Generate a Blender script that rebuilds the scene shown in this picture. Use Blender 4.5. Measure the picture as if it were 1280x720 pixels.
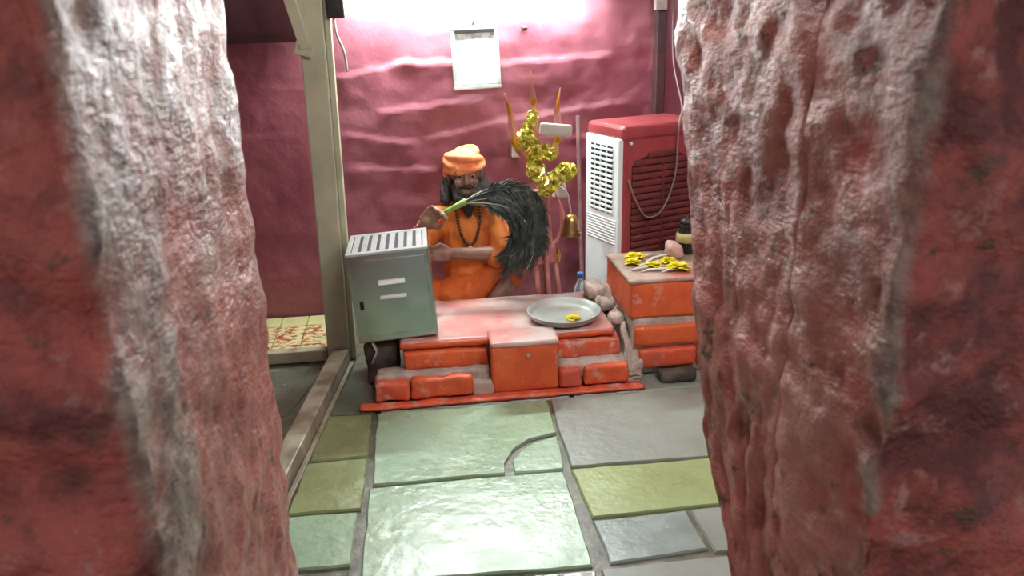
import bpy, bmesh, math, random
from mathutils import Vector, Matrix, noise, Euler
random.seed(7)
S = bpy.context.scene
COL = S.collection
for o in list(bpy.data.objects): bpy.data.objects.remove(o)

# ------------------------------------------------------------------ camera
CAMH = 1.5
yaw, pit, roll = map(math.radians, (7.2, 19.0, 1.45))
fw = Vector((math.sin(yaw)*math.cos(pit), math.cos(yaw)*math.cos(pit), -math.sin(pit)))
r0 = Vector((math.cos(yaw), -math.sin(yaw), 0)); u0 = r0.cross(fw)
rt = r0*math.cos(roll) - u0*math.sin(roll); up = u0*math.cos(roll) + r0*math.sin(roll)
cd = bpy.data.cameras.new('camera'); cam = bpy.data.objects.new('camera', cd); COL.objects.link(cam)
M3 = Matrix((rt, up, -fw)).transposed()
cam.matrix_world = Matrix.Translation((0, 0, CAMH)) @ M3.to_4x4()
cd.sensor_width = 36; cd.lens = 995/1280*36; cd.clip_start = 0.02
cd.dof.use_dof = True; cd.dof.focus_distance = 3.6; cd.dof.aperture_fstop = 6.5
S.camera = cam
# ------------------------------------------------------------------ world, exposure
W = bpy.data.worlds.new('daylight_outside'); S.world = W; W.use_nodes = True
bg = W.node_tree.nodes['Background']; bg.inputs[0].default_value = (0.95, 0.97, 1.0, 1); bg.inputs[1].default_value = 0.62
S.view_settings.view_transform = 'Standard'; S.view_settings.look = 'None'
S.view_settings.gamma = 1; S.view_settings.use_curve_mapping = False; S.view_settings.exposure = 0.0
TUBE_BACK = 430.0      # emission of the tube on the back wall (just above the frame)
TUBE_FILL = 400.0     # emission of the added, unseen fill tube over the doorway

# ------------------------------------------------------------------ materials
def srgb(*c):
    f = lambda v: v/12.92 if v <= .04045 else ((v+.055)/1.055)**2.4
    return tuple(f(v/255) for v in c)
MATS = {}
class NT:
    def __init__(s, name):
        s.m = bpy.data.materials.new(name); s.m.use_nodes = True
        s.t = s.m.node_tree; s.b = s.t.nodes['Principled BSDF']
        s.co = s.t.nodes.new('ShaderNodeTexCoord').outputs['Object']
    def n(s, kind, **kw):
        x = s.t.nodes.new(kind)
        for k, v in kw.items(): setattr(x, k, v)
        return x
    def link(s, a, b): s.t.links.new(a, b)
    def noise(s, scale, detail=4, rough=.55, vec=None, stretch=None):
        x = s.n('ShaderNodeTexNoise'); x.inputs['Scale'].default_value = scale
        x.inputs['Detail'].default_value = detail; x.inputs['Roughness'].default_value = rough
        v = vec or s.co
        if stretch:
            mp = s.n('ShaderNodeMapping'); mp.inputs['Scale'].default_value = stretch
            s.link(v, mp.inputs['Vector']); v = mp.outputs[0]
        s.link(v, x.inputs['Vector']); return x.outputs['Fac']
    def ramp(s, src, lo, hi, a=0., b=1.):
        x = s.n('ShaderNodeMapRange'); x.interpolation_type = 'SMOOTHSTEP'
        s.link(src, x.inputs[0])
        for i, v in zip((1, 2, 3, 4), (lo, hi, a, b)): x.inputs[i].default_value = v
        return x.outputs[0]
    def mix(s, fac, a, b):
        x = s.n('ShaderNodeMix', data_type='RGBA')
        for sock, v in ((x.inputs[0], fac), (x.inputs[6], a), (x.inputs[7], b)):
            if isinstance(v, (int, float)): sock.default_value = v
            elif isinstance(v, (tuple, list)): sock.default_value = (*v[:3], 1)
            else: s.link(v, sock)
        return x.outputs[2]
    def math(s, op, a, b=None, clamp=False):
        x = s.n('ShaderNodeMath', operation=op); x.use_clamp = clamp
        for i, v in enumerate((a, b)):
            if v is None: continue
            if isinstance(v, (int, float)): x.inputs[i].default_value = v
            else: s.link(v, x.inputs[i])
        return x.outputs[0]
    def bump(s, h, strength=.4, dist=.01):
        x = s.n('ShaderNodeBump'); x.inputs['Strength'].default_value = strength; x.inputs['Distance'].default_value = dist
        s.link(h, x.inputs['Height']); s.link(x.outputs[0], s.b.inputs['Normal'])
    def base(s, c):
        if isinstance(c, (tuple, list)): s.b.inputs['Base Color'].default_value = (*c[:3], 1)
        else: s.link(c, s.b.inputs['Base Color'])
    def pbr(s, rough=.5, metal=0, spec=.5):
        s.b.inputs['Metallic'].default_value = metal; s.b.inputs['Specular IOR Level'].default_value = spec
        if isinstance(rough, (int, float)): s.b.inputs['Roughness'].default_value = rough
        else: s.link(rough, s.b.inputs['Roughness'])

def pm(name, c1, c2=None, scale=12, rough=.5, metal=0, spec=.5, bump=0, bscale=40, bdist=.004, lo=.4, hi=.65, c3=None, scale3=5, lo3=.55, hi3=.7, stretch=None):
    if name in MATS: return MATS[name]
    t = NT(name); c = c1
    if c2 is not None: c = t.mix(t.ramp(t.noise(scale, stretch=stretch), lo, hi), c1, c2)
    if c3 is not None: c = t.mix(t.ramp(t.noise(scale3, 6, .65), lo3, hi3), c, c3)
    t.base(c); t.pbr(rough, metal, spec)
    if bump: t.bump(t.noise(bscale, 5, .6, stretch=stretch), bump, bdist)
    MATS[name] = t.m; return t.m

def mat_wall(name, base, dark, spec=.5, rough=.36):
    t = NT(name)
    n1 = t.ramp(t.noise(2.2, 5, .6), .35, .7)
    c = t.mix(n1, base, dark)
    c = t.mix(t.ramp(t.noise(14, 6, .65), .62, .75, 0, .5), c, srgb(168, 104, 112))
    t.base(c); t.pbr(t.ramp(t.noise(7, 4), .3, .7, rough-.08, rough+.1), 0, spec)
    h = t.math('ADD', t.math('MULTIPLY', t.noise(9, 6, .6, stretch=(1, 1, 1.15)), 1.0), t.math('MULTIPLY', t.noise(55, 4), .18))
    t.bump(h, .3, .015); return t.m
M_wall = mat_wall('maroon_gloss_paint', srgb(154, 90, 101), srgb(132, 70, 83))

def mat_jamb(name, side, edge_lo, edge_hi, xface, amount, upper):
    # red oil paint over rough stone; soot and rubbed dirt in a worn band along the handled edge
    t = NT(name)
    sep = t.n('ShaderNodeSeparateXYZ'); t.link(t.co, sep.inputs[0])
    wob = t.math('MULTIPLY', t.math('SUBTRACT', t.noise(9, 5, .7), .5), .14)
    yy = t.math('ADD', sep.outputs['Y'], wob)
    xs = t.math('MULTIPLY', sep.outputs['X'], float(side))          # distance out of the opening
    rev = t.ramp(t.math('ADD', xs, t.math('MULTIPLY', wob, .25)), xface-.004, xface+.016, 1, 0)   # 1 on the reveal, 0 on the outer face
    red = t.mix(t.ramp(t.noise(8, 7, .68), .38, .62), srgb(176, 78, 66), srgb(96, 32, 28))  # contrast raised to paint in light and shade on the lumps
    pink = t.mix(t.ramp(t.noise(5, 6, .6), .35, .68), srgb(196, 124, 112), srgb(168, 98, 86))
    red = t.mix(rev, red, pink)  # pinker reveal paint, lightened in place of light falling on it
    red = t.mix(t.ramp(t.noise(17, 6, .7), .56, .68), red, srgb(178, 118, 108))  # pale, then dark patches put lit lumps and shaded pits into the colour
    red = t.mix(t.ramp(t.noise(21, 6, .72), .57, .68), red, srgb(84, 60, 42))
    band = t.math('MULTIPLY', t.ramp(yy, edge_lo-.08, edge_lo), t.ramp(yy, edge_hi, edge_hi+.10, 1, 0))
    blot = t.ramp(t.noise(5.5, 6, .65), .42, .62)
    zz = t.ramp(sep.outputs['Z'], .75, 1.5)
    sheen_rev = t.math('MULTIPLY', zz, t.math('MULTIPLY', t.math('ADD', blot, upper-.6, True), upper))  # grey over the upper reveal paints in the tube light's sheen
    gr = t.math('MULTIPLY', t.math('MULTIPLY', t.math('MAXIMUM', band, sheen_rev), rev), amount, True)
    grime_sheen = t.mix(t.ramp(t.noise(22, 5, .7), .4, .62), srgb(88, 78, 72), srgb(160, 150, 136))  # greys shared by the edge dirt and the painted sheen
    t.base(t.mix(gr, red, grime_sheen))
    t.pbr(t.ramp(t.noise(12, 4), .3, .7, .27, .45), 0, .6)
    h = t.math('ADD', t.noise(26, 6, .68, stretch=(1, .6, 1.25)), t.math('MULTIPLY', t.noise(75, 5, .6, stretch=(1, .6, 1.1)), .5))
    t.bump(h, .75, .02); return t.m
M_jambL = mat_jamb('painted_stone_left', -1, .64, .80, .262, .9, 1.0)
M_jambR = mat_jamb('painted_stone_right', 1, .64, .70, .495, .85, .6)

def mat_slab(name, c1, c2, rough=.2):
    t = NT(name)
    c = t.mix(t.ramp(t.noise(3.2, 6, .6), .38, .66), c1, c2)
    c = t.mix(t.ramp(t.noise(11, 6, .7), .63, .74, 0, .6), c, srgb(112, 104, 84))
    t.base(c); t.pbr(t.ramp(t.noise(6, 5), .3, .7, rough, rough+.16), 0, .6)
    t.bump(t.math('ADD', t.noise(5, 4), t.math('MULTIPLY', t.noise(28, 5), .35)), .35, .02); return t.m
M_green = mat_slab('green_slab', srgb(152, 176, 148), srgb(138, 162, 126))
M_green2 = mat_slab('yellow_green_slab', srgb(152, 166, 108), srgb(142, 152, 104), .26)
M_olive = mat_slab('olive_slab', srgb(136, 144, 100), srgb(116, 122, 84), .18)
M_grey = mat_slab('grey_slab', srgb(140, 146, 136), srgb(128, 130, 120), .34)
M_blue = mat_slab('pale_blue_slab', srgb(150, 164, 160), srgb(128, 136, 128), .2)
M_wet = mat_slab('wet_grey_slab', srgb(112, 118, 104), srgb(92, 92, 76), .12)
M_grout = pm('dark_grout', srgb(84, 82, 68), srgb(112, 108, 92), 16, .35, bump=.6, bscale=40)

M_orange = pm('orange_paint', srgb(222, 100, 52), srgb(206, 84, 48), 9, .5, bump=.8, bscale=38, bdist=.006, c3=srgb(216, 148, 124), scale3=13, lo3=.57, hi3=.69)
M_redor = pm('red_orange_paint', srgb(218, 92, 58), srgb(196, 88, 66), 8, .5, bump=.8, bscale=34, bdist=.006, c3=srgb(208, 158, 146), scale3=11, lo3=.54, hi3=.66)
M_slabtop = pm('dusted_pink_paint', srgb(204, 134, 126), srgb(204, 190, 184), 3.0, .4, bump=.25, bscale=22, c3=srgb(206, 86, 70), scale3=4.5, lo3=.56, hi3=.72)
M_mortar = pm('grey_mortar', srgb(168, 150, 138), srgb(196, 182, 172), 14, .7, bump=.7, bscale=35, c3=srgb(176, 96, 82), scale3=8, lo3=.55, hi3=.7)
M_pedtop = pm('grey_brown_top', srgb(158, 132, 116), srgb(184, 160, 146), 7, .55, bump=.3, bscale=30, c3=srgb(176, 96, 84), scale3=4, lo3=.56, hi3=.7)
M_dstone = pm('dark_stone', srgb(62, 54, 48), srgb(96, 84, 72), 9, .75, bump=.8, bscale=25)
M_post = pm('olive_cream_paint', srgb(178, 176, 150), srgb(160, 158, 132), 5, .38, bump=.15, bscale=20)
M_rail = pm('worn_rail_paint', srgb(162, 154, 132), srgb(118, 104, 84), 8, .4, bump=.3, bscale=30)
M_steel = pm('brushed_steel', srgb(190, 196, 192), srgb(168, 176, 174), 5, .24, metal=.92, bump=.06, bscale=9)
M_steelL = pm('bright_steel', srgb(222, 226, 224), srgb(206, 212, 210), 8, .3, metal=.7)
M_dark = pm('dark_gap', srgb(24, 22, 22), None, rough=.7)
M_white = pm('white_plastic', srgb(232, 238, 238), srgb(222, 230, 230), 4, .35)
M_cred = pm('red_plastic', srgb(158, 72, 74), srgb(146, 62, 64), 6, .3)
M_grille = pm('maroon_grille', srgb(112, 50, 48), srgb(92, 40, 40), 10, .5)
M_pad = pm('cooling_pad', srgb(54, 34, 30), srgb(36, 24, 22), 40, .9)
M_skin = pm('weathered_skin', srgb(148, 112, 96), srgb(126, 92, 78), 14, .45, bump=.15, bscale=60)
M_robe = pm('orange_cloth', srgb(218, 124, 52), srgb(202, 104, 40), 7, .8, bump=.5, bscale=14, bdist=.012)
M_lap = pm('deep_orange_cloth', srgb(210, 100, 36), srgb(188, 82, 30), 7, .8, bump=.5, bscale=12, bdist=.012)
M_turban = pm('coral_orange_cloth', srgb(242, 150, 100), srgb(230, 126, 76), 14, .8, bump=.5, bscale=45)
M_hair = pm('black_hair', srgb(34, 30, 30), srgb(54, 50, 48), 40, .6, bump=.8, bscale=70, stretch=(3, 3, .5))
M_feather = pm('dark_plume', srgb(46, 56, 54), srgb(72, 80, 72), 30, .5)
M_quill = pm('pale_quill', srgb(196, 190, 170), None, rough=.45)
M_ghandle = pm('green_binding', srgb(112, 148, 62), srgb(140, 164, 84), 40, .5, bump=.3, bscale=90)
M_pinkiron = pm('pink_painted_iron', srgb(192, 124, 116), srgb(172, 100, 98), 14, .4, bump=.3, bscale=40, c3=srgb(190, 140, 128), scale3=12)
M_gold = pm('gold_leaf', srgb(214, 168, 60), srgb(186, 130, 50), 18, .3, metal=.8, bump=.3, bscale=60)
M_tinsel = pm('gold_tinsel', srgb(246, 246, 132), srgb(224, 220, 90), 60, .18, metal=.78)
M_brass = pm('brass', srgb(176, 148, 92), srgb(140, 112, 66), 12, .3, metal=.9)
M_plaque = pm('pale_grey_plate', srgb(186, 178, 168), srgb(164, 154, 146), 8, .5)
M_yellow = pm('marigold_yellow', srgb(228, 216, 30), srgb(212, 182, 20), 40, .6)
M_petal = pm('white_petal', srgb(214, 204, 196), srgb(188, 172, 160), 30, .6)
M_black = pm('black_enamel', srgb(26, 24, 24), srgb(48, 44, 40), 14, .35)
M_band = pm('yellow_green_band', srgb(176, 164, 104), None, rough=.4)
M_pinkstone = pm('pinkish_stone', srgb(206, 168, 158), srgb(190, 128, 122), 10, .6, bump=.5, bscale=30)
M_wire = pm('grey_cable', srgb(132, 116, 116), None, rough=.5)
M_dwood = pm('dark_conduit', srgb(78, 48, 50), srgb(60, 38, 42), 9, .5, bump=.3)
M_silver = pm('silver_frame', srgb(196, 200, 192), srgb(170, 176, 166), 14, .35, metal=.3)
M_ceil = pm('dull_limewash', srgb(196, 194, 186), srgb(180, 176, 168), 3, .8)
M_cap = pm('blue_cap', srgb(60, 96, 160), None, rough=.4)
M_rod = pm('dull_rod', srgb(128, 92, 92), srgb(108, 76, 78), 14, .5)
def glassy(name, col, alpha_rough=.05, trans=.9):
    t = NT(name); t.base(col); t.pbr(alpha_rough, 0, .5); t.b.inputs['Transmission Weight'].default_value = trans
    t.b.inputs['IOR'].default_value = 1.3; return t.m
M_bottle = glassy('clear_plastic', (.8, .85, .9), .08)
def emis(name, col, st):
    t = NT(name); t.base((.9, .9, .9)); t.b.inputs['Emission Color'].default_value = (*col, 1); t.b.inputs['Emission Strength'].default_value = st
    return t.m
M_tubeB = emis('lit_tube_back', (.87, .99, .98), TUBE_BACK)
M_tubeFill = emis('fill_tube_front', (.89, .99, .97), TUBE_FILL)
def mat_picture():
    t = NT('overexposed_picture')
    c = t.mix(t.ramp(t.noise(14, 5, .6), .45, .62), srgb(236, 238, 236), srgb(176, 184, 184))  # pale tones paint the print's overexposure into its colour
    c = t.mix(t.ramp(t.noise(26, 3), .62, .7), c, srgb(150, 146, 140)); t.base(c); t.pbr(.25, 0, .5); return t.m
M_picture = mat_picture()
def mat_print():
    t = NT('printed_tile')
    m = t.ramp(t.noise(24, 3, .6, stretch=(1, 1.4, 1)), .50, .55)
    c = t.mix(m, srgb(206, 200, 146), srgb(170, 78, 62))
    c = t.mix(t.ramp(t.noise(23, 3), .60, .66), c, srgb(150, 150, 128)); t.base(c); t.pbr(.3, 0, .5); return t.m
M_print = mat_print()
M_cream = pm('cream_tile', srgb(200, 196, 138), srgb(188, 182, 130), 8, .3)

# ------------------------------------------------------------------ builders
def fin(name, me, mat, parent=None, smooth=False, loc=None):
    o = bpy.data.objects.new(name, me); COL.objects.link(o)
    if mat is not None: me.materials.append(mat)
    if parent is not None: o.parent = parent
    if smooth: me.polygons.foreach_set('use_smooth', [True]*len(me.polygons))
    if loc is not None: o.location = loc
    return o
def data(name, v, f):
    me = bpy.data.meshes.new(name); me.from_pydata([tuple(p) for p in v], [], f); me.update(); return me
def frombm(name, bm, mat, parent=None, smooth=False, loc=None):
    bmesh.ops.recalc_face_normals(bm, faces=bm.faces)
    me = bpy.data.meshes.new(name); bm.to_mesh(me); bm.free(); return fin(name, me, mat, parent, smooth, loc)
def tag(o, label, cat, group=None):
    o['label'] = label; o['category'] = cat
    if group: o['group'] = group
    return o
def struct(o, label=None, cat=None):
    o['kind'] = 'structure'
    if label: o['label'] = label
    if cat: o['category'] = cat
    return o
def empty(name, loc, label, cat, group=None, rot=(0, 0, 0)):
    o = bpy.data.objects.new(name, None); COL.objects.link(o); o.location = loc; o.rotation_euler = rot
    o.empty_display_size = .05; return tag(o, label, cat, group)
def bbox(bm, x0, x1, y0, y1, z0, z1, bev=0, seg=2):
    r = bmesh.ops.create_cube(bm, size=1)
    for v in r['verts']:
        v.co = Vector(((x0+x1)/2+v.co.x*(x1-x0), (y0+y1)/2+v.co.y*(y1-y0), (z0+z1)/2+v.co.z*(z1-z0)))
    if bev:
        es = list({e for v in r['verts'] for e in v.link_edges})
        bmesh.ops.bevel(bm, geom=es, offset=bev, segments=seg, affect='EDGES', profile=.6)
def box(name, b, mat, parent=None, bev=.004, seg=2, smooth=False):
    bm = bmesh.new(); bbox(bm, *b, bev=bev, seg=seg); return frombm(name, bm, mat, parent, smooth)
def fbm(p, f, o=4, g=.5):
    a, s = 1., 0.
    for _ in range(o):
        s += a*noise.noise(p*f); f *= 2.03; a *= g
    return s
def rblock(name, b, mat, parent=None, res=.02, r=.008, amp=.004, freq=12, warp=None, seed=0, smooth=True):
    """box with a gridded, rounded and unevenly worn surface"""
    x0, x1, y0, y1, z0, z1 = b; lo = Vector((x0, y0, z0)); hi = Vector((x1, y1, z1)); d = hi-lo
    N = [max(1, round(d[i]/res)) for i in range(3)]
    idx = {}; V = []; Fc = []
    def vid(k):
        if k not in idx:
            p = Vector([lo[i]+d[i]*k[i]/N[i] for i in range(3)])
            q = Vector([min(max(p[i], lo[i]+r), hi[i]-r) for i in range(3)])
            nn = p-q
            if nn.length > 1e-9:
                nn.normalize(); p = q+nn*r
                s = p+Vector((seed*3.1, seed*1.7, seed*.9))
                p = p+nn*(fbm(s, freq)*amp)
                if warp: p = warp(p, nn)
            idx[k] = len(V); V.append(p)
        return idx[k]
    for ax in range(3):
        u, w = (ax+1) % 3, (ax+2) % 3
        for side in (0, N[ax]):
            for i in range(N[u]):
                for j in range(N[w]):
                    q = []
                    for du, dw in ((0, 0), (1, 0), (1, 1), (0, 1)):
                        k = [0, 0, 0]; k[ax] = side; k[u] = i+du; k[w] = j+dw; q.append(vid(tuple(k)))
                    Fc.append(q if side else q[::-1])
    return fin(name, data(name, V, Fc), mat, parent, smooth)
def frame_at(t, ref=Vector((0, 0, 1))):
    t = t.normalized()
    if abs(t.dot(ref)) > .97: ref = Vector((1, 0, 0))
    a = t.cross(ref).normalized(); return a, t.cross(a).normalized()
def tube_bm(bm, pts, rad, n=10, cap=True, flat=1.):
    pts = [Vector(p) for p in pts]; rings = []
    R = rad if isinstance(rad, (list, tuple)) else [rad]*len(pts)
    pa = None
    for i, p in enumerate(pts):
        t = (pts[min(i+1, len(pts)-1)]-pts[max(i-1, 0)])
        a, b = frame_at(t)
        if pa is not None:
            t.normalize(); a = (pa-t*pa.dot(t)).normalized(); b = t.cross(a)
        pa = a
        rings.append([bm.verts.new(p+a*math.cos(k*2*math.pi/n)*R[i]+b*math.sin(k*2*math.pi/n)*R[i]*flat) for k in range(n)])
    for r1, r2 in zip(rings, rings[1:]):
        for k in range(n): bm.faces.new((r1[k], r1[(k+1) % n], r2[(k+1) % n], r2[k]))
    if cap: bm.faces.new(rings[0][::-1]); bm.faces.new(rings[-1])
def tube(name, pts, rad, mat, parent=None, n=10, flat=1.):
    bm = bmesh.new(); tube_bm(bm, pts, rad, n, True, flat); return frombm(name, bm, mat, parent, True)
def smoothpts(P, k=6):
    P = [Vector(p) for p in P]; Q = [P[0]*2-P[1]]+P+[P[-1]*2-P[-2]]; out = []
    for i in range(1, len(Q)-2):
        for j in range(k):
            t = j/k; a, b, c, d = Q[i-1:i+3]
            out.append(.5*((2*b)+(c-a)*t+(2*a-5*b+4*c-d)*t*t+(3*b-a-3*c+d)*t**3))
    out.append(P[-1]); return out
def lathe(name, prof, mat, parent=None, n=32, loc=(0, 0, 0), smooth=True):
    V = []; Fc = []
    for (r, z) in prof:
        for k in range(n): a = k*2*math.pi/n; V.append((r*math.cos(a), r*math.sin(a), z))
    for i in range(len(prof)-1):
        for k in range(n): Fc.append((i*n+k, i*n+(k+1) % n, (i+1)*n+(k+1) % n, (i+1)*n+k))
    if prof[0][0] > 1e-4: Fc.append(tuple(range(n))[::-1])
    if prof[-1][0] > 1e-4: Fc.append(tuple((len(prof)-1)*n+k for k in range(n)))
    o = fin(name, data(name, V, Fc), mat, parent, smooth, loc); return o
def capsule_bm(bm, p0, p1, ra, rb, n=14, m=5, sq=(1, 1)):
    p0, p1 = Vector(p0), Vector(p1); t = (p1-p0); L = t.length
    t = t.normalized() if L > 1e-6 else Vector((0, 0, 1)); a, b = frame_at(t); rings = []
    prof = [(-math.cos(i*math.pi/2/m)*ra, math.sin(i*math.pi/2/m)*ra) for i in range(1, m+1)]
    prof += [(L+math.sin(i*math.pi/2/m)*rb, math.cos(i*math.pi/2/m)*rb) for i in range(0, m)]
    for h, r in prof: rings.append([bm.verts.new(p0+t*h+a*math.cos(k*2*math.pi/n)*r*sq[0]+b*math.sin(k*2*math.pi/n)*r*sq[1]) for k in range(n)])
    s = bm.verts.new(p0-t*ra); e = bm.verts.new(p1+t*rb)
    for k in range(n): bm.faces.new((s, rings[0][(k+1) % n], rings[0][k])); bm.faces.new((e, rings[-1][k], rings[-1][(k+1) % n]))
    for r1, r2 in zip(rings, rings[1:]):
        for k in range(n): bm.faces.new((r1[k], r1[(k+1) % n], r2[(k+1) % n], r2[k]))
def ell_bm(bm, c, r, rot=(0, 0, 0)):
    m = Matrix.Translation(c) @ Euler(rot).to_matrix().to_4x4() @ Matrix.Diagonal((*r, 1))
    bmesh.ops.create_uvsphere(bm, u_segments=20, v_segments=14, radius=1, matrix=m)
def organic(name, prims, mat, parent=None, voxel=.006, it=6, disp=None):
    """one continuous skin grown round overlapping limbs and masses"""
    bm = bmesh.new()
    for p in prims:
        if p[0] == 'c': capsule_bm(bm, *p[1:])
        else: ell_bm(bm, *p[1:])
    bmesh.ops.recalc_face_normals(bm, faces=bm.faces)
    me = bpy.data.meshes.new(name); bm.to_mesh(me); bm.free()
    o = bpy.data.objects.new(name, me); COL.objects.link(o)
    m = o.modifiers.new('r', 'REMESH'); m.mode = 'VOXEL'; m.voxel_size = voxel
    s = o.modifiers.new('s', 'SMOOTH'); s.iterations = it; s.factor = .5
    dg = bpy.context.evaluated_depsgraph_get(); dg.update()
    nm = bpy.data.meshes.new_from_object(o.evaluated_get(dg)); nm.name = name
    bpy.data.objects.remove(o); bpy.data.meshes.remove(me)
    if disp:
        for v in nm.vertices: v.co = v.co+v.normal*disp(v.co)
    nm.materials.clear()
    return fin(name, nm, mat, parent, True)

# ------------------------------------------------------------------ setting: walls
LEDGES = [(-.29, 1.235, .02, 1.29, .022), (.02, 1.29, .26, 1.285, .03), (-.08, 1.06, .33, 1.10, .018), (.5, 1.27, 1.0, 1.30, .022),
          (.6, 1.00, 1.1, 1.06, .014), (-.9, .95, -.45, .97, .008), (-.25, .78, .1, .76, .014), (-1.0, 1.2, -.45, 1.19, .008),
          (-.28, .95, -.02, .90, .016), (.15, .92, .5, .99, .012), (.75, .9, 1.2, .86, .01)]
def wall_off(x, z):
    p = Vector((x, 7.3, z)); d = .014*fbm(p, 2.6, 3)+.004*fbm(p, 9, 3)
    for (xa, za, xb, zb, a) in LEDGES:
        if xa-.08 < x < xb+.08:
            t = min(max((x-xa)/(xb-xa), 0), 1); zl = za+(zb-za)*t+.012*noise.noise(Vector((x*14, za, 0)))
            e = min(1, max(0, (x-xa+.08)/.08))*min(1, max(0, (xb+.08-x)/.08)); h = zl-z
            if -.006 < h < .2: d += .75*a*e*min(1, (h+.006)/.012)*(1-max(0, h)/.2)**1.5
    return d
def back_wall():
    xs = [-1.75+i*.0155 for i in range(227)]; zs = [-.02+j*.0145 for j in range(176)]
    V = [(x, 4.1-wall_off(x, z)*(1 if x > -.4 else .5), z) for z in zs for x in xs]; n = len(xs); Fc = []
    for j in range(len(zs)-1):
        for i in range(n-1): Fc.append((j*n+i, j*n+i+1, (j+1)*n+i+1, (j+1)*n+i))
    k = len(V); V += [(xs[0], 4.3, zs[0]), (xs[-1], 4.3, zs[0]), (xs[-1], 4.3, zs[-1]), (xs[0], 4.3, zs[-1])]
    Fc.append((k+1, k, k+3, k+2))
    return fin('wall_back', data('wall_back', V, Fc), M_wall, None, True)
struct(back_wall(), 'rough maroon gloss-painted plaster wall behind the seated man', 'wall')
struct(box('wall_right', (1.62, 1.82, 1.35, 4.3, 0, 2.52), M_wall, bev=.0))
struct(box('wall_left', (-1.85, -1.65, 1.35, 4.3, 0, 2.52), M_wall, bev=.0))
struct(box('ceiling', (-1.85, 1.85, .3, 4.3, 2.52, 2.66), M_ceil, bev=.0))

def jl_warp(p, nn):
    q = Vector((p.x*.7, p.y, p.z)); lump = .009*fbm(q+Vector((4, 0, 0)), 6, 4, .62)
    if nn.y < -.4: lump += .022*fbm(q, 10, 3)
    return p+nn*lump+Vector((0, .012*noise.noise(Vector((1, 2, p.z*5))), 0))*max(0, nn.y)
wl = rblock('wall_doorway_left', (-.75, -.262, .665, 1.342, 0, 2.3), M_jambL, None, .0135, .03, .007, 16, jl_warp, 1)
struct(wl, 'rough red painted stone door jamb with grey soot-worn edge on the left', 'wall')
def jr_prof(z):
    T = [(0, 1.06), (.4, 1.06), (.58, 1.06), (.66, 1.10), (.74, 1.20), (1.0, 1.30), (1.2, 1.38), (1.45, 1.46), (2.4, 1.48)]
    for (a, ya), (b, yb) in zip(T, T[1:]):
        if a <= z <= b: return ya+(yb-ya)*(z-a)/(b-a)
    return T[-1][1]
def jr_warp(p, nn):
    s = Vector((p.x*.7, p.y, p.z))+Vector((9, 3, 0))
    p = p+nn*(.010*fbm(s, 6, 4, .62))
    if nn.y < -.4: p = p+nn*(.022*fbm(s, 10, 3))
    if p.y > .97:     # worn far arris: the stone is broken back lower down
        f = min(1, (p.y-.97)/(1.46-.97)); p.y = .97+f*(jr_prof(p.z)-.97)
    # ledge in the plaster about chest height
    if nn.x < -.3:
        h = 1.03+.02*noise.noise(Vector((p.y*9, 0, 0)))-p.z
        if 0 < h < .14: p.x -= .008*(1-h/.14)*min(1, h/.02)
    return p
wr = empty('wall_doorway_right', (.5, 1.0, 0), 'rough red painted stone door jamb with dark worn arris on the right', 'wall'); struct(wr)
def child(o, parent):
    o.parent = parent; o.matrix_parent_inverse = Matrix.Translation(-parent.location); return o
child(rblock('jamb_stone', (.496, .95, .934, 1.46, 0, 2.3), M_jambR, None, .0135, .008, .007, 16, jr_warp, 2), wr)
child(rblock('jamb_stone', (.496, .95, .712, .950, 0, 2.3), M_jambR, None, .0125, .012, .007, 16, jr_warp, 2), wr)
struct(box('wall_front_left', (-1.85, -.74, .9, 1.34, 0, 2.52), M_wall, bev=0))
struct(box('wall_front_right', (.94, 1.85, .9, 1.34, 0, 2.52), M_wall, bev=0))
struct(rblock('wall_lintel', (-.76, .96, .68, 1.34, 2.29, 2.52), M_jambR, None, .06, .02, .01, 6))

# ------------------------------------------------------------------ floor: bedding plus stone slabs
fl = box('floor', (-1.85, 1.85, -1.6, 4.3, -.12, -.012), M_grout, bev=0)
struct(fl, 'floor of large worn green and grey stone slabs with dark joints', 'floor')
def slab(poly, mat, top=0.0, th=.03, seed=0):
    bm = bmesh.new(); cx = sum(p[0] for p in poly)/len(poly); cy = sum(p[1] for p in poly)/len(poly)
    pts = []
    for (a, b) in zip(poly, poly[1:]+poly[:1]):
        L = math.hypot(b[0]-a[0], b[1]-a[1]); n = max(1, int(L/.06))
        for i in range(n):
            x = a[0]+(b[0]-a[0])*i/n; y = a[1]+(b[1]-a[1])*i/n
            x += .006*noise.noise(Vector((x*9, y*9, seed))); y += .006*noise.noise(Vector((x*9, y*9, seed+5)))
            pts.append((x, y))
    sh = lambda p, k: (cx+(p[0]-cx)*k, cy+(p[1]-cy)*k)
    R = max(math.hypot(p[0]-cx, p[1]-cy) for p in pts)
    r1 = [bm.verts.new((*p, top-th)) for p in pts]; r2 = [bm.verts.new((*p, top-.006)) for p in pts]
    r3 = [bm.verts.new((*sh(p, 1-.006/R), top)) for p in pts]; n = len(pts)
    for A, B in ((r1, r2), (r2, r3)):
        for i in range(n): bm.faces.new((A[i], A[(i+1) % n], B[(i+1) % n], B[i]))
    bm.faces.new(r3); bm.faces.new(r1[::-1])
    return child(frombm('floor_slab', bm, mat), fl)
g = .007
crack = [(.275, 2.392), (.285, 2.45), (.325, 2.53), (.39, 2.585), (.485, 2.615)]
slab([(-.195, 2.385), (.262, 2.385), (.27, 2.45), (.312, 2.54), (.38, 2.60), (.487, 2.632), (.498, 2.90), (-.19, 2.90)], M_green, 0, seed=1)
slab([(.295, 2.38), (.468, 2.378), (.484, 2.60), (.395, 2.572), (.335, 2.52), (.297, 2.45)], M_green, -.001, seed=2)
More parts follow.
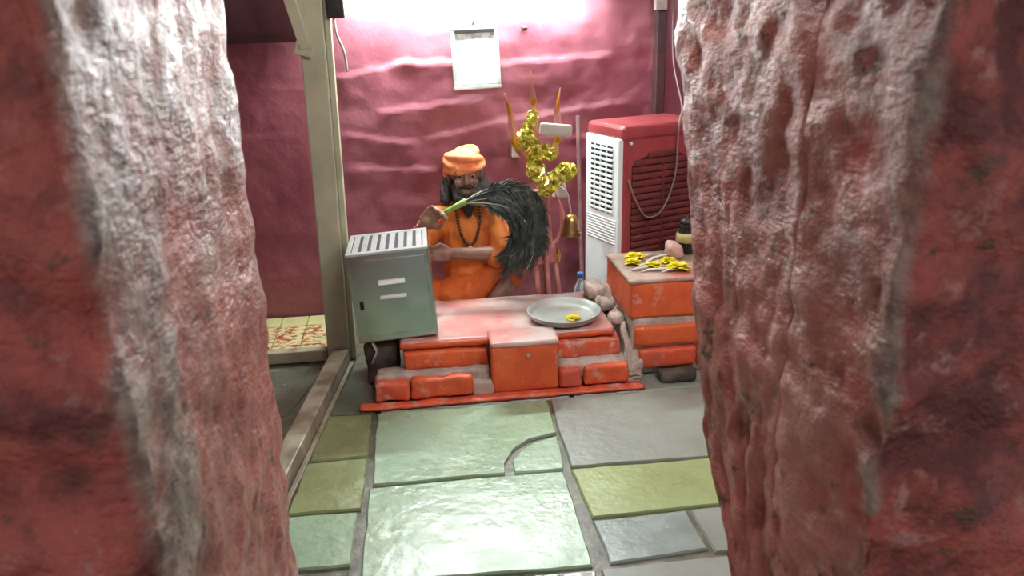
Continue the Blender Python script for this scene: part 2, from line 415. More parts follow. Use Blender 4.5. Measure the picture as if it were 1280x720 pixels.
slab([(-.212, 1.895), (.45, 1.855), (.462, 2.36), (-.205, 2.368)], M_green, 0, seed=3)
slab([(.492, 2.385), (.80, 2.375), (1.3, 2.36), (1.3, 2.91), (.512, 2.90)], M_grey, .001, seed=4)
slab([(.50, 2.085), (1.2, 2.09), (1.2, 2.345), (.492, 2.365)], M_green2, 0, seed=5)
slab([(.50, 1.86), (.80, 1.88), (.80, 2.068), (.497, 2.068)], M_blue, -.002, seed=6)
slab([(.815, 1.86), (1.5, 1.86), (1.5, 2.07), (.815, 2.07)], M_grey, -.001, seed=7)
slab([(-.42, 2.58), (-.215, 2.58), (-.21, 2.90), (-.40, 2.92)], M_olive, -.001, seed=8)
slab([(-.46, 2.26), (-.225, 2.25), (-.218, 2.565), (-.43, 2.565)], M_olive, 0, seed=9)
slab([(-.50, 1.98), (-.245, 1.975), (-.235, 2.235), (-.47, 2.245)], M_green, 0, seed=10)
slab([(-.60, 1.60), (-.25, 1.62), (-.25, 1.955), (-.53, 1.965)], M_wet, -.003, seed=11)
slab([(-.23, 1.40), (.44, 1.40), (.45, 1.835), (-.225, 1.875)], M_wet, -.002, seed=12)
slab([(.46, 1.40), (.95, 1.40), (.95, 1.84), (.465, 1.84)], M_grey, -.002, seed=13)
slab([(1.22, 2.09), (1.6, 2.09), (1.6, 2.9), (1.315, 2.9), (1.315, 2.35), (1.22, 2.35)], M_grey, 0, seed=14)
for j, (ya, yb) in enumerate(((-1.5, -.6), (-.585, .2), (.215, .80), (.815, 1.385))):
    for i, (xa, xb) in enumerate(((-.9, -.25), (-.235, .3), (.315, .9))):
        slab([(xa, ya), (xb, ya), (xb, yb), (xa, yb)], (M_green, M_wet, M_grey)[(i+j) % 3], -.002, seed=20+j*3+i)
slab([(-.39, 2.935), (-.2, 2.92), (-.2, 3.42), (-.30, 3.42)], M_wet, -.002, seed=40)
slab([(-1.6, 2.95), (-.55, 2.95), (-.44, 3.40), (-1.6, 3.40)], M_wet, -.004, seed=41)
slab([(-1.6, 2.2), (-.66, 2.2), (-.58, 2.93), (-1.6, 2.93)], M_green, -.004, seed=42)
slab([(-1.6, 1.4), (-.78, 1.4), (-.68, 2.18), (-1.6, 2.18)], M_grey, -.004, seed=43)
slab([(-.18, 2.915), (.6, 2.915), (.6, 4.08), (-.18, 4.08)], M_grey, -.003, seed=44)
slab([(.615, 2.915), (1.6, 2.915), (1.6, 4.08), (.615, 4.08)], M_grey, -.003, seed=45)
# printed tiles laid in the recess to the left of the post
tm = None
for j in range(4):
    for i in range(9):
        x = -.445-i*.135; y = 3.545+j*.134
        o = box('printed_tile', (x-.131, x, y, y+.13, -.01, .004), M_cream if j == 3 else M_print, None, .002, 1); child(o, fl)

# ------------------------------------------------------------------ partition: post, rails, brace
pa = empty('timber_partition_frame', (-.365, 3.48, 0), 'olive cream painted post with floor rails and a diagonal brace', 'partition')
def cbox(name, p0, p1, w, h, mat, parent, bev=.005, twist=0):
    p0, p1 = Vector(p0), Vector(p1); t = (p1-p0); L = t.length; t.normalize(); a, b = frame_at(t)
    bm = bmesh.new(); bbox(bm, -w/2, w/2, -h/2, h/2, 0, L, bev)
    m = Matrix((a, b, t)).transposed() @ Matrix.Rotation(twist, 3, 'Z')
    for v in bm.verts: v.co = m @ v.co+p0
    o = frombm(name, bm, mat)
    return child(o, parent) if parent else o
cbox('post', (-.375, 3.485, 0), (-.335, 3.485, 2.5), .10, .09, M_post, pa, .006, math.radians(90))
cbox('post_edge_strip', (-.312, 3.50, 0), (-.272, 3.50, 2.5), .025, .07, M_post, pa, .005, math.radians(90))
cbox('brace', (-.378, 3.425, 1.385), (-.475, 3.425, 1.80), .045, .035, M_post, pa, .004, math.radians(90))
cbox('brace_block', (-.395, 3.432, 1.36), (-.38, 3.432, 1.41), .07, .04, M_post, pa, .004, math.radians(90))
cbox('floor_rail', (-.365, 3.43, .035), (-.64, 1.42, .035), .075, .07, M_rail, pa, .006, math.radians(0))
cbox('floor_rail', (-.42, 3.495, .028), (-1.62, 3.495, .028), .055, .055, M_rail, pa, .006)
cbox('kick_strip', (-.315, 3.42, .006), (-.59, 1.42, .006), .018, .012, M_rail, pa, .002)
br = empty('hanging_bracket', (-.23, 3.5, 1.45), 'grey metal strap bracket hanging beside the top of the cream post', 'bracket')
child(box('bracket_box', (-.285, -.215, 3.44, 3.50, 1.50, 1.60), M_black, None, .006), br)
child(tube('strap', smoothpts([(-.262, 3.47, 1.52), (-.255, 3.46, 1.44), (-.232, 3.46, 1.37), (-.226, 3.46, 1.29)]), .017, M_plaque, None, 8, .35), br)
struct(rblock('shade_trim_1', (-1.64, -.42, 3.86, 4.07, 1.40, 1.72), pm('shade_dark_maroon', srgb(84, 46, 56), srgb(70, 36, 46), 5, .5), None, .05, .012, .004, 7), 'added dark maroon beam standing in for shade above the left recess', 'beam')  # added beam, coloured dark in place of shade at the recess top

# ------------------------------------------------------------------ lamps
def tube_lamp(name, x0, x1, y, z, sgn, mat, label):
    t = empty(name, ((x0+x1)/2, y, z), label, 'lamp')
    L = (x1-x0)/2
    box('housing', (-L, L, .0 if sgn > 0 else -.045, .045 if sgn > 0 else .0, -.02, .04), M_white, t, .006)
    tube('lit_tube', [(-L+.03, -sgn*.022, 0), (L-.03, -sgn*.022, 0)], .014, mat, t, 14)
    for s in (-1, 1): box('end_cap', (s*(L-.015)-.016, s*(L-.015)+.016, -.04, .04, -.02, .02), M_white, t, .004)
    return t
tube_lamp('tube_light', -.27, .93, 4.03, 1.65, 1, M_tubeB, 'lit white tube light fixed high on the maroon back wall')
tube_lamp('tube_light', .25, 1.47, 1.40, 2.10, -1, M_tubeFill, 'added unseen fill tube light over the doorway inside the room')  # added lamp out of view, fills the room from the front

# ------------------------------------------------------------------ brick platform
bp = empty('brick_platform', (.37, 3.25, 0), 'low red-orange painted brick platform with a dusted pink slab top', 'platform')
def part(o, p): return child(o, p)
part(rblock('mortar_core', (-.05, .845, 3.10, 3.55, 0, .19), M_mortar, None, .04, .006, .004, 10), bp)
part(rblock('painted_kerb', (-.26, .92, 2.915, 2.972, 0, .016), M_redor, None, .016, .005, .006, 16), bp)
sl = part(rblock('top_slab', (-.085, .825, 3.075, 3.565, .192, .224), M_slabtop, None, .016, .007, .0035, 9), bp)
part(rblock('slab_edge_paint', (-.088, .82, 3.066, 3.078, .193, .219), M_orange, None, .012, .004, .004, 16), bp)
for i, (a, b) in enumerate(((-.195, -.06), (-.052, .205), (.565, .66), (.668, .862))):
    part(rblock('brick', (a, b, 2.955, 3.065, .018+.004*(i == 1), .098+.006*(i % 2)), (M_redor, M_orange)[i % 2], None, .013, .012, .009, 13, None, i+4), bp)
for i, (a, b) in enumerate(((-.075, .277), (.57, .845))):
    part(rblock('brick', (a, b, 3.045, 3.15, .108, .186), (M_orange, M_redor)[i % 2], None, .013, .010, .007, 13, None, i+14), bp)
part(rblock('mortar_bed', (-.19, .28, 3.0, 3.10, .04, .112), M_mortar, None, .015, .01, .008, 16, None, 31), bp)
part(rblock('mortar_bed', (.565, .86, 2.985, 3.10, .04, .11), M_mortar, None, .015, .01, .008, 16, None, 32), bp)
part(rblock('mortar_bed', (.20, .30, 2.965, 3.05, .0, .07), M_mortar, None, .015, .01, .008, 16, None, 33), bp)
part(rblock('front_block', (.283, .562, 2.965, 3.11, .012, .222), M_orange, None, .014, .008, .003, 10, None, 41), bp)
part(rblock('block_cap', (.281, .564, 2.962, 3.112, .214, .238), M_slabtop, None, .014, .007, .003, 10, None, 42), bp)
part(rblock('gold_mark', (.425, .445, 2.9575, 2.966, .165, .185), M_mortar, None, .006, .003, .002, 30, None, 3), bp)

for i, b_ in enumerate(((.785, .872, 3.41, 3.54, .222, .292), (.815, .885, 3.27, 3.40, .222, .268), (.82, .882, 3.12, 3.22, .215, .25))):
    part(rblock('mortar_lump', b_, M_mortar, None, .009, .022, .018, 15, None, 90+i), bp)

# ------------------------------------------------------------------ brick pedestal on the right
pd = empty('brick_pedestal', (1.1, 3.25, 0), 'taller red-orange brick pedestal with flowers beside the maroon cooler', 'pedestal')
part(rblock('top_block', (.885, 1.34, 3.055, 3.46, .262, .425), M_orange, None, .016, .008, .003, 9, None, 51), pd)
part(rblock('top_skin', (.88, 1.342, 3.05, 3.465, .417, .436), M_pedtop, None, .018, .007, .003, 9, None, 52), pd)
for i, (x0, x1, z0, z1, y) in enumerate(((.905, 1.20, .14, .228, 3.04), (1.206, 1.34, .14, .228, 3.045), (.925, 1.18, .04, .125, 3.03), (1.186, 1.34, .04, .125, 3.035))):
    part(rblock('brick', (x0, x1, y, y+.12, z0, z1), (M_orange, M_redor, M_redor, M_orange)[i], None, .014, .009, .004, 16, None, 55+i), pd)
part(rblock('mortar_core', (.90, 1.34, 3.06, 3.45, 0, .27), M_mortar, None, .025, .01, .008, 12, None, 60), pd)
def mfw(p, nn):
    T = [(2.95, .03), (3.0, .07), (3.05, .13), (3.10, .19), (3.18, .215), (3.24, .235), (3.30, .25), (3.36, .272), (3.44, .282), (3.55, .30)]
    zt = T[0][1]
    for (a_, za), (b_, zb) in zip(T, T[1:]):
        if a_ <= p.y <= b_: zt = za+(zb-za)*(p.y-a_)/(b_-a_)
        elif p.y > b_: zt = zb
    q = p.copy(); k = p.z/.30; q.z = p.z*zt/.30
    blk = noise.cell(Vector((p.x*9, p.y*11, 3)))*.03*k
    q.z += blk+.026*fbm(p, 20, 3)*k; q.x += .014*noise.noise(Vector((p.y*16, p.z*14, 1)))-.012*(1-k)
    return q
part(rblock('mortar_fillet', (.866, .935, 2.985, 3.53, 0, .30), M_mortar, None, .009, .018, .006, 20, mfw, 5), pd)
o = rblock('loose_stone', (1.0, 1.16, 2.955, 3.02, .0, .05), M_dstone, None, .012, .016, .012, 14, None, 70)
tag(o, 'small dark flat stone on the floor against the pedestal foot', 'stone')
o = rblock('support_stone', (-.235, -.10, 3.16, 3.40, 0, .195), M_dstone, None, .02, .015, .01, 8, None, 71)
tag(o, 'dark rough stone propping the steel box beside the platform', 'stone')

# ------------------------------------------------------------------ steel box
ang = math.radians(-3.6)
sb = empty('steel_box', (-.085, 3.265, .2285), 'dented square steel box leaning at the left end of the platform', 'box', rot=(0, -math.radians(3.6)*-1*-1, math.radians(-1)))
w, d, h = .166, .155, .385
bm = bmesh.new(); bbox(bm, -w, w, -d, d, 0, h-.004, .006, 2); frombm('body', bm, M_steel, sb)
bm = bmesh.new()
for b in ((-w, w, -d, -d+.03, h-.012, h), (-w, w, d-.03, d, h-.012, h), (-w, -w+.02, -d+.03, d-.03, h-.012, h), (w-.02, w, -d+.03, d-.03, h-.012, h)): bbox(bm, *b, bev=.002, seg=1)
frombm('top_rim', bm, M_steelL, sb)
box('slot_shadow', (-w+.02, w-.02, -d+.03, d-.03, h-.006, h-.003), M_dark, sb, 0)
for i in range(8):
    x = -w+.036+i*(2*w-.072)/7; box('top_slat', (x-.012, x+.012, -d+.03, d-.03, h-.008, h-.001), M_steelL, sb, .002, 1)
M_lipm = pm('polished_lip', srgb(240, 242, 240), None, rough=.3, metal=.3)
dr = box('door', (-w+.018, w-.016, -d-.005, -d+.002, .03, h-.03), M_steel, sb, .003)
for z, hh in ((.25, .018), (.19, .011)):
    bm = bmesh.new(); bbox(bm, -.05, .058, -d-.026, -d-.004, z, z+hh, .004, 2)
    for v in bm.verts:
        if v.co.z > z+hh*.6 and v.co.y < -d-.012: v.co.y += .017
    frombm('slot_lip', bm, M_lipm, sb)
box('latch', (-w+.03, -w+.045, -d-.012, -d-.003, .15, .185), M_dark, sb, .003)
tube('foot', [(-.115, -.13, .002), (-.10, -.135, -.05), (-.125, -.14, -.10)], .011, M_plaque, sb, 8, .5)

# ------------------------------------------------------------------ tray
tr = empty('steel_tray', (.634, 3.222, .229), 'round shallow steel tray holding one flower on the platform edge', 'tray')
lathe('dish', [(0, 0), (.125, 0), (.148, .012), (.158, .034), (.163, .036), (.163, .039), (.156, .038), (.146, .016), (.122, .005), (0, .005)], pm('dull_tray_steel', srgb(206, 212, 206), srgb(190, 196, 190), 6, .42, metal=.55), tr, 56)

# ------------------------------------------------------------------ cooler
cyaw = math.radians(20)
co = empty('air_cooler', (.985, 3.56, 0), 'maroon and white evaporative air cooler standing by the back wall', 'cooler', rot=(0, 0, cyaw))
CW, CD, CH = .46, .30, .985
box('body', (.0, CW, .0, CD, .06, CH-.03), M_cred, co, .018, 3)
box('base_tray', (-.01, CW+.005, -.01, CD, .02, .10), M_cred, co, .012, 3)
for x in (.04, CW-.04):
    for y in (.04, CD-.04): tube('caster', [(x, y, 0), (x, y, .03)], .02, M_black, co, 12)
bm = bmesh.new(); bbox(bm, -.012, CW+.004, -.012, CD+.0, CH-.05, CH+.02, .028, 4); frombm('lid', bm, M_cred, co)
fp = box('front_panel', (-.022, .004, .008, CD-.008, .06, CH-.04), M_white, co, .008, 3)
box('louver_recess', (-.024, -.020, .06, CD-.06, CH-.40, CH-.08), M_dark, co, .0)
for i in range(13): box('louver', (-.03, -.020, .055, CD-.055, CH-.395+i*.0245, CH-.383+i*.0245), M_white, co, .002, 1)
for i in range(3): box('louver_post', (-.031, -.021, .10+i*.05, .106+i*.05, CH-.40, CH-.08), M_white, co, .001, 1)
for i in range(9): box('vent_rib', (-.026, -.020, .03, CD-.03, .44+i*.014, .446+i*.014), M_white, co, .001, 1)
# side grille with arched top
bm = bmesh.new(); A = []
x0, x1, zb, zt = .045, CW-.06, .16, CH-.17
A = [(x0, zb), (x1, zb), (x1, zt)]+[(x1-(x1-x0)*i/10, zt+.055*math.sin(math.pi*i/10)**.7) for i in range(1, 10)]+[(x0, zt)]
vs = [bm.verts.new((x, -.0015, z)) for x, z in A]; vb = [bm.verts.new((x, .004, z)) for x, z in A]
bm.faces.new(vs)
for i in range(len(A)): bm.faces.new((vs[i], vb[i], vb[(i+1) % len(A)], vs[(i+1) % len(A)]))
frombm('pad', bm, M_pad, co)
nz = 20
for i in range(nz+2):
    z = zb+.01+i*(zt-zb)/nz
    if z < zt: a, b = x0, x1
    else:
        s = (z-zt)/.055
        if s > .95: continue
        k = math.asin(min(1, s**(1/.7)))/math.pi*(x1-x0); a, b = x0+k, x1-k
    bm = bmesh.new(); bbox(bm, a, b, -.012, -.001, z, z+.018, .002, 1)
    for v in bm.verts:
        if v.co.y < -.006: v.co.z -= .008
    frombm('grille_slat', bm, M_grille, co)
for x in (x0+(x1-x0)*.5,): box('grille_mullion', (x-.006, x+.006, -.014, -.002, zb, zt), M_grille, co, .002, 1)
for x in (.03, CW-.075): 
    bm = bmesh.new(); bmesh.ops.create_uvsphere(bm, u_segments=12, v_segments=8, radius=.009, matrix=Matrix.Translation((x, -.012, CH-.06))); frombm('screw_cap', bm, M_white, co, True)
# ------------------------------------------------------------------ picture
pf = empty('framed_picture', (.366, 4.055, 1.15), 'silver framed picture with overexposed pale print hanging below the tube light', 'picture', rot=(math.radians(-3), math.radians(-1.6), 0))
hw, hh = .117, .30
bm = bmesh.new(); t = .02
for b in ((-hw, hw, 0, t), (-hw, hw, hh-t, hh), (-hw, -hw+t, t, hh-t), (hw-t, hw, t, hh-t)): bbox(bm, b[0], b[1], -.02, .004, b[2], b[3], .004, 2)
frombm('frame', bm, M_silver, pf)
box('print', (-hw+t, hw-t, -.006, .002, t, hh-t), M_picture, pf, 0)
M_lip = pm('dark_olive_lip', srgb(92, 100, 90), None, rough=.4)
for b in ((-hw+t, hw-t, t, t+.006), (-hw+t, hw-t, hh-t-.014, hh-t)): box('inner_lip', (b[0], b[1], -.012, -.004, b[2], b[3]), M_lip, pf, .001, 1)
box('nail', (-.004, .004, -.01, .03, hh, hh+.02), M_dark, pf, .001, 1)
o = tube('wall_plug', [(.608, 4.045, 1.433), (.608, 4.12, 1.433)], .012, M_dwood); tag(o, 'small dark wooden plug in the wall right of the picture', 'plug')
o = box('switch_box', (.53, .575, 4.05, 4.11, .80, .90), M_plaque, None, .005); tag(o, 'small grey switch box on the wall behind the trident', 'switch')

# ------------------------------------------------------------------ conduit and cables on the wall
o = box('wall_conduit', (1.275, 1.325, 4.04, 4.13, .9, 2.5), M_dwood, None, .006); tag(o, 'dark wooden conduit strip running up the back wall above the cooler', 'conduit')
o = box('junction_box', (1.25, 1.31, 4.0, 4.042, 1.50, 1.58), M_plaque, None, .006); tag(o, 'small grey junction box at the top of the dark conduit', 'junction box')
def cw(x, z, off=-.03):  # point in front of the cooler side
    c, s = math.cos(cyaw), math.sin(cyaw); return (.985+x*c-off*s, 3.56+x*s+off*c, z)
o = tube('power_cable', smoothpts([(1.335, 4.03, 1.9), (1.345, 4.02, 1.5), (1.352, 4.0, 1.25), (1.335, 3.8, 1.06), cw(.30, 1.02, -.02), cw(.285, .95), cw(.275, .75), cw(.21, .60), cw(.12, .57), cw(.05, .66), cw(.012, .76, -.022)], 6), .0045, M_wire, None, 8)
tag(o, 'grey power cable hanging in a loop over the cooler side', 'cable')

# ------------------------------------------------------------------ trident
TX, TY = .648, 3.635
tri = empty('trident', (TX, TY, 0), 'tall pink painted iron trident with gilded tips behind the platform', 'trident', rot=(0, math.radians(-3.6), 0))
box('base_plate', (-.09, .09, -.055, .055, 0, .03), M_pinkiron, tri, .006)
tube('shaft', [(0, 0, .03), (0, 0, .6), (0, 0, .95)], [.018, .015, .013], M_pinkiron, tri, 12)
def blade(name, pts, wid, mat, th=.007):
    """flat double-edged blade along a path in the XZ plane"""
    bm = bmesh.new(); P = smoothpts(pts, 6); n = len(P); prev = None
    for i, p in enumerate(P):
        tt = P[min(i+1, n-1)]-P[max(i-1, 0)]; tt.normalize(); s = Vector((tt.z, 0, -tt.x))
        f = i/(n-1)*(len(wid)-1); k = min(int(f), len(wid)-2); wv = wid[k]+(wid[k+1]-wid[k])*(f-k)
        r = [bm.verts.new(p+s*wv), bm.verts.new(p+Vector((0, -th, 0))), bm.verts.new(p-s*wv), bm.verts.new(p+Vector((0, th, 0)))]
        if prev:
            for q in range(4): bm.faces.new((prev[q], prev[(q+1) % 4], r[(q+1) % 4], r[q]))
        else: bm.faces.new(r[::-1])
        prev = r
    bm.faces.new(prev); return frombm(name, bm, mat, tri)
blade('centre_prong', [(0, 0, .92), (0, 0, 1.05), (0, 0, 1.12), (0, 0, 1.262)], [.014, .016, .026, .014, .002], M_pinkiron)
blade('prong_tip', [(0, -.002, 1.10), (0, -.002, 1.125), (0, -.002, 1.15)], [.006, .016, .004], M_gold, .009)
for s in (-1, 1):
    blade('side_prong', [(0, 0, .86), (s*.05, 0, .875), (s*.095, 0, .93), (s*.105, 0, 1.02), (s*.108, 0, 1.08), (s*.128, 0, 1.175)], [.013, .014, .015, .018, .014, .002], M_pinkiron)
    blade('prong_tip', [(s*.107, -.002, 1.07), (s*.110, -.002, 1.10), (s*.124, -.002, 1.155)], [.006, .010, .003], M_gold, .009)
    blade('prong_band', [(s*.085, -.002, .915), (s*.1, -.002, .945), (s*.105, -.002, .97)], [.01, .017, .008], M_gold, .009)
    # lower crescent
    blade('lower_crescent', [(0, 0, .44), (s*.06, 0, .455), (s*.095, 0, .52), (s*.098, 0, .60), (s*.07, 0, .70)], [.012, .014, .014, .012, .003], M_pinkiron)
    tube('stand_leg', [(s*.045, -.01, .40), (s*.05, -.03, .2), (s*.055, -.04, .03)], [.014, .012, .013], M_pinkiron, tri, 10)
    blade('gilt_stud', [(s*.058, -.04, .37), (s*.06, -.04, .40), (s*.058, -.04, .44)], [.006, .012, .004], M_gold, .009)
tube('stand_leg', [(0, -.03, .40), (0, -.04, .2), (0, -.045, .03)], [.014, .012, .013], M_pinkiron, tri, 10)
bm = bmesh.new(); bbox(bm, -.07, .07, -.035, .03, .36, .45, .012, 2)
for v in bm.verts:
    if v.co.z > .42: v.co.x *= .7
frombm('socket_block', bm, M_pinkiron, tri)
bm = bmesh.new(); bbox(bm, -.045, .04, -.022, .02, .44, .72, .008, 2); frombm('flat_shaft_plate', bm, M_pinkiron, tri)
tube('drum_tie', [(.04, -.03, .90), (.0, -.02, .93), (-.02, .0, .92)], .005, M_wire, tri, 8)
pl = bmesh.new(); bbox(pl, -.075, .075, -.018, .018, -.028, .028, .017, 4)
R = Matrix.Translation((.085, -.05, .995)) @ Euler((0, math.radians(10), 0)).to_matrix().to_4x4()
for v in pl.verts: v.co = R @ v.co
frombm('tied_plate', pl, M_plaque, tri)['label'] = 'pale grey oblong plate tied below the prongs'

# garland of crinkled tinsel round the trident
gp = smoothpts([(.568, 3.575, 1.07), (.545, 3.565, 1.02), (.535, 3.56, .96), (.57, 3.56, .93), (.555, 3.56, .88), (.575, 3.56, .83), (.60, 3.56, .77), (.625, 3.56, .735), (.655, 3.565, .77), (.70, 3.575, .80), (.735, 3.58, .815)], 5)
gl = empty('tinsel_garland', (.60, 3.57, .73), 'crinkled shiny gold tinsel garland wound on the trident', 'garland')
def tuft(c, r, seed, n=70):
    rnd = random.Random(seed); V = []; Fc = []
    for _ in range(n):
        dv = Vector((rnd.gauss(0, 1), rnd.gauss(0, 1), rnd.gauss(0, 1))).normalized(); q = Vector((rnd.gauss(0, 1), rnd.gauss(0, 1), rnd.gauss(0, 1)))
        a = dv.cross(q).normalized(); b = dv.cross(a); c0 = c+dv*r*rnd.uniform(.4, 1.05); s = r*rnd.uniform(.35, .65); k = len(V)
        V += [c0-a*s, c0+b*s*.5+dv*s*.3, c0+a*s, c0-b*s*.5-dv*s*.2]; Fc += [(k, k+1, k+2), (k, k+2, k+3)]
    return V, Fc
for i in range(0, len(gp), 2):
    V, Fc = tuft(gp[i]+Vector((random.uniform(-.01, .01), 0, 0)), random.uniform(.032, .044)*(1 if i > 6 else .8), i, 48)
    part(fin('tinsel_tuft', data('tinsel_tuft', V, Fc), M_tinsel), gl)
part(tube('cord', gp, .006, M_tinsel, None, 6), gl)
V, Fc = tuft(Vector((.645, 3.57, .90)), .04, 99, 60); part(fin('tinsel_tuft', data('tinsel_tuft', V, Fc), M_tinsel), gl)

# brass bell hanging from the trident
bl = empty('brass_bell', (.745, 3.60, .50), 'dull brass bell on a grey strap hanging right of the trident', 'bell')
lathe('bell_body', [(.0, .10), (.012, .10), (.024, .092), (.033, .07), (.037, .04), (.044, .015), (.05, .0), (.046, .0), (.038, .02), (.0, .06)], M_brass, bl, 28)
tube('strap', smoothpts([(0, 0, .10), (-.008, 0, .15), (-.02, 0, .20), (-.055, .02, .235)]), .009, M_plaque, bl, 8, .5)
lathe('clapper', [(0, -.012), (.01, -.008), (.012, 0), (.008, .01), (0, .06)], M_brass, bl, 14)
bl2 = empty('brass_bell', (.715, 3.72, .66), 'smaller grey brass bell hung behind the trident strap', 'bell')
lathe('bell_body', [(.0, .085), (.012, .083), (.024, .07), (.03, .04), (.036, .01), (.04, .0), (.036, .0), (.0, .05)], M_plaque, bl2, 24)
tube('strap', smoothpts([(0, 0, .084), (-.03, -.03, .12), (-.07, -.07, .13)]), .006, M_plaque, bl2, 8, .5)
o = cbox('wooden_staff', (.845, 3.78, 0), (.872, 4.05, 1.0), .02, .02, M_rod, None, .005); tag(o, 'thin wooden staff leaning on the wall left of the cooler', 'staff')
bt = empty('water_bottle', (.812, 3.70, 0), 'clear plastic water bottle with a blue cap behind the platform', 'bottle')
lathe('bottle_body', [(0, 0), (.034, 0), (.037, .01), (.037, .17), (.03, .20), (.014, .235), (.013, .25), (0, .25)], M_bottle, bt, 24)
lathe('cap', [(0, .247), (.016, .247), (.016, .272), (.013, .275), (0, .275)], M_cap, bt, 20)

# ------------------------------------------------------------------ flowers, petals, pot on the pedestal
def flower_mesh(seed, r):
    rnd = random.Random(seed); V = []; Fc = []
    for ring, (n, rr, el, L) in enumerate(((11, .25, .25, .85), (10, .18, .6, .7), (8, .1, 1.0, .5), (5, .03, 1.3, .35))):
        for k in range(n):
            a = k*2*math.pi/n+ring*.3+rnd.uniform(-.1, .1); e = el+rnd.uniform(-.15, .15)
            dv = Vector((math.cos(a)*math.cos(e), math.sin(a)*math.cos(e), math.sin(e))); s = Vector((-math.sin(a), math.cos(a), 0)); c = dv*r*rr; w_ = r*.27
            i = len(V); t1 = c+dv*r*L*.6; t2 = c+dv*r*L+Vector((0, 0, -.12*r))
            lift = Vector((0, 0, .22*r))
            V += [c+lift-s*w_*.5, c+lift+s*w_*.5, t1+lift+s*w_, t2+lift+s*w_*.5, t2+lift-s*w_*.5, t1+lift-s*w_, c+Vector((0, 0, .05*r)), t1+Vector((0, 0, .04*r))]
            Fc += [(i, i+1, i+2, i+5), (i+5, i+2, i+3, i+4), (i, i+5, i+7, i+6), (i+1, i+6, i+7, i+2), (i+5, i+4, i+7), (i+2, i+7, i+3), (i+4, i+3, i+7)]
    zmin = min(v.z for v in V)
    for v in V: v.z -= zmin
    return data('marigold', V, Fc)
FT = [(.985, 3.345, .046, 'yellow marigold farthest back, beside another on the pedestal top'),
      (.955, 3.275, .038, 'yellow marigold at the left, in front of the rearmost one'),
      (1.03, 3.21, .038, 'yellow marigold in the middle of the white petals on the pedestal'),
      (1.115, 3.265, .038, 'yellow marigold beside the pinkish stone on the pedestal'),
      (1.125, 3.16, .052, 'largest yellow marigold at the front right of the pedestal')]
for i, (x, y, r, lb) in enumerate(FT):
    f = fin('marigold', flower_mesh(i, r), M_yellow, None, False, (x, y, .4385)); f.scale.z = 1.0; tag(f, lb, 'flower', 'marigolds on the pedestal')
f = fin('marigold', flower_mesh(9, .034), M_yellow, None, False, (.668, 3.185, .2345)); f.scale.z = .7
tag(f, 'single yellow marigold lying in the round steel tray', 'flower')
pb = bmesh.new(); tube_bm(pb, [(-.05, 0, .004), (-.02, .006, .007), (.02, -.004, .008), (.05, .003, .004)], [.003, .009, .01, .003], 6, True, .35)
pmsh = bpy.data.meshes.new('white_petal'); pb.to_mesh(pmsh); pb.free()
PT = [(.97, 3.19, .3), (1.0, 3.24, .7), (1.04, 3.29, .9), (1.01, 3.16, .2), (1.06, 3.16, .1), (1.08, 3.33, .6), (1.06, 3.25, 1.2), (1.09, 3.14, .3), (1.13, 3.35, .2), (1.05, 3.37, .4)]
for i, (x, y, a) in enumerate(PT):
    o = fin('petal', pmsh if i == 0 else pmsh, M_petal if i == 0 else None, None, True, (x, y, .4385)); o.rotation_euler = (0, 0, a)
    tag(o, 'long white petal scattered among the marigolds on the pedestal', 'petal', 'white petals on the pedestal')
o = rblock('pinkish_stone', (1.135, 1.20, 3.30, 3.40, .4365, .505), M_pinkstone, None, .008, .018, .012, 18, None, 80); tag(o, 'pinkish white rounded stone behind the marigolds', 'stone')
pt = empty('black_pot', (1.245, 3.40, .4375), 'small black pot with a pale band standing at the pedestal back', 'pot')
lathe('pot_body', [(0, 0), (.035, 0), (.046, .02), (.05, .06), (.04, .10), (.03, .12), (.036, .135), (.03, .14), (0, .14)], M_black, pt, 28)
lathe('band', [(.0495, .055), (.052, .058), (.050, .085), (.044, .098), (.0435, .09)], M_band, pt, 28)
lathe('lid', [(0, .138), (.034, .138), (.036, .15), (.02, .165), (.008, .17), (0, .18)], M_black, pt, 24)

# ------------------------------------------------------------------ seated man
P = empty('person', (.27, 3.82, 0), 'seated bearded man in orange robe and turban holding a feather whisk', 'person')
HX, HY, HZ = .263, 3.765, .775
def V3(*a): return a
body = []
C_ = lambda a, b, ra, rb, *k: body.append(('c', a, b, ra, rb, *k))
E_ = lambda c, r, rot=(0, 0, 0): body.append(('e', c, r, rot))
# trunk, neck
C_((.27, 3.84, .13), (.27, 3.83, .30), .115, .105); C_((.27, 3.83, .30), (.268, 3.82, .50), .105, .11)
C_((.15, 3.82, .555), (.39, 3.82, .555), .055, .055); C_((.266, 3.81, .55), (.264, 3.785, .70), .052, .048)
# head
E_((HX, HY+.012, HZ+.035), (.073, .092, .088)); E_((HX, HY-.03, HZ-.035), (.055, .058, .07))
E_((HX, HY-.062, HZ-.075), (.026, .024, .02)); C_((HX, HY-.083, HZ+.018), (HX, HY-.100, HZ-.016), .009, .013)
E_((HX-.013, HY-.09, HZ-.017), (.009, .01, .008)); E_((HX+.013, HY-.09, HZ-.017), (.009, .01, .008))
C_((HX-.045, HY-.066, HZ+.030), (HX+.045, HY-.066, HZ+.030), .012, .012)
for s in (-1, 1):
    E_((HX+s*.038, HY-.062, HZ-.018), (.022, .02, .018)); E_((HX+s*.076, HY+.01, HZ+.002), (.009, .02, .032), (0, 0, s*.4))
C_((HX-.018, HY-.083, HZ-.048), (HX+.018, HY-.083, HZ-.048), .007, .007); C_((HX-.014, HY-.081, HZ-.058), (HX+.014, HY-.081, HZ-.058), .008, .008)
# his right arm (picture left): upper arm down and out, forearm raised to the whisk
RS, RE, RW = (.115, 3.81, .565), (-.02, 3.70, .42), (.05, 3.635, .575)
C_(RS, RE, .048, .038); C_(RE, RW, .037, .026)
